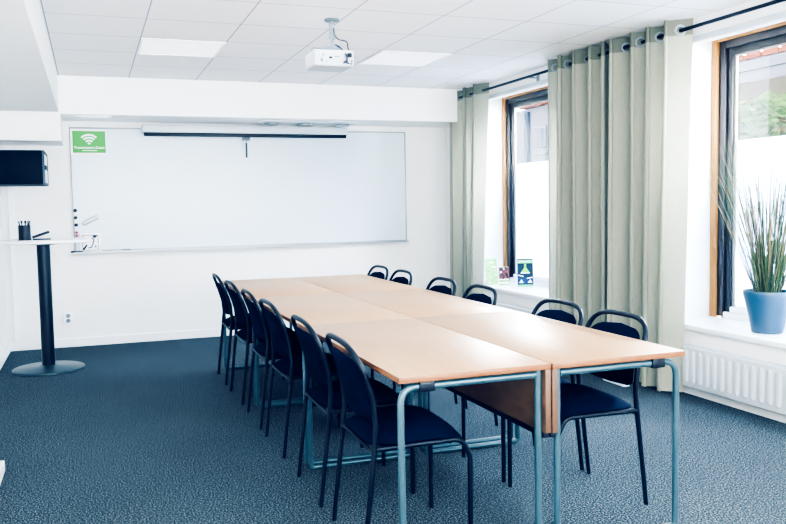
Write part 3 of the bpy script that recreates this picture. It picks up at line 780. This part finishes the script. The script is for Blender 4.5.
def tree(label, loc, h, rad, n, mats, weights, cz):
    t = thing('garden_tree', label, 'tree', loc, 0, 'garden trees outside the windows')
    b = bm_new(); tube(b, [(0, 0, 0), (.05, .03, h*.4), (-.03, .05, h*.8)], lambda q: .07*(1-q*.7), 8)
    for k in range(7):
        a = k*2.4; z = h*.35+k*h*.08; tube(b, [(0, .02, z), (rad*.5*math.cos(a), rad*.5*math.sin(a), z+.3), (rad*.8*math.cos(a), rad*.8*math.sin(a), z+.55)], lambda q: .025*(1-q*.7), 6)
    obj('trunk', b, OUT['bark'], t, 40)
    b = bm_new()
    for i in range(n):
        while True:
            p = Vector((random.uniform(-1, 1), random.uniform(-1, 1), random.uniform(-1, 1)))
            if p.length < 1: break
        p = Vector((p.x*rad, p.y*rad, cz + p.z*rad*.8))
        d = Vector((random.gauss(0, 1), random.gauss(0, 1), random.gauss(0, .6))).normalized(); s = d.orthogonal().normalized(); l = random.uniform(.035, .075)
        f = b.faces.new([b.verts.new(v) for v in (p-d*l, p+s*l*.45, p+d*l, p-s*l*.45)]); f.material_index = random.choices(range(len(mats)), weights)[0]
    obj('crown', b, mats, t, 0)
random.seed(21)
tree('leafy shrub tree with orange blossom seen under the awning outside', (5.55, 3.9, -.25), 2.6, .75, 3600, [OUT['leaf'], OUT['leaf2'], OUT['flower']], (4, 5, .7), 2.05)
tree('faint pale green tree beside the building down the street', (10.6, 19.9, -.25), 3.4, .8, 900, [OUT['leaf2'], OUT['leaf']], (3, 1), 2.9)

# ------------------------------------------------------------------ light, world, camera
w = bpy.data.worlds.new('overcast_sky'); bpy.context.scene.world = w; w.use_nodes = True
bg = w.node_tree.nodes['Background']; bg.inputs['Color'].default_value = (.94, .965, 1, 1); bg.inputs['Strength'].default_value = 28.0
def area(name, loc, rot, sx, sy, power, col=(1, 1, 1), portal=False):
    l = bpy.data.lights.new(name, 'AREA'); l.shape = 'RECTANGLE'; l.size = sx; l.size_y = sy; l.energy = power; l.color = col
    if portal: l.cycles.is_portal = True
    o = bpy.data.objects.new(name, l); C.objects.link(o); o.location = loc; o.rotation_euler = rot
    return o
for n, (y0, y1) in WIN.items():
    area('window_portal', (XF+.13, (y0+y1)/2, (ZS+ZH1)/2), (0, PI/2, 0), 1.95, 1.85, 1, portal=True)
area('rear_fill', (.5, YB+.5, 1.5), (PI/2+1.0, 0, 0), 4.2, 1.4, 145, (.95, .975, 1))  # added fill behind the camera, tilted up at the ceiling; no window there
area('overhead_fill', (.4, 2.6, .02+2.5), (0, 0, 0), 1.6, 3.2, 10, (.95, .975, 1))  # weak soft fill added over the tables, not one of the ceiling panels

S = bpy.context.scene
cam = bpy.data.cameras.new('camera'); co = bpy.data.objects.new('camera', cam); C.objects.link(co)
from mathutils import Euler
co.location = (-.98685, -2.62934, 1.34621)
co.rotation_euler = Euler((math.radians(85.96412), math.radians(1.01312), math.radians(-20.36747)), 'XYZ')
cam.sensor_width = 36; cam.lens = 36*815.62/786; cam.clip_end = 200; cam.clip_start = .05
S.camera = co
S.view_settings.view_transform = 'AgX'; S.view_settings.look = 'AgX - Very High Contrast'
S.view_settings.exposure = 2.12
vs_ = S.view_settings; vs_.use_curve_mapping = True; cm = vs_.curve_mapping
cm.use_clip = True; cm.extend = 'EXTRAPOLATED'
def curve(i, pts):
    c = cm.curves[i]
    c.points[0].location = pts[0]; c.points[-1].location = pts[-1]
    for p in pts[1:-1]: c.points.new(*p)
curve(0, [(0, 0), (.03, .022), (.08, .072), (.2, .195), (.5, .5), (1, 1)])
curve(2, [(0, .008), (.08, .088), (.3, .306), (.6, .6), (1, 1)])
cm.update()
S.cycles.use_denoising = True
S.cycles.max_bounces = 10; S.cycles.diffuse_bounces = 6; S.cycles.transparent_max_bounces = 12
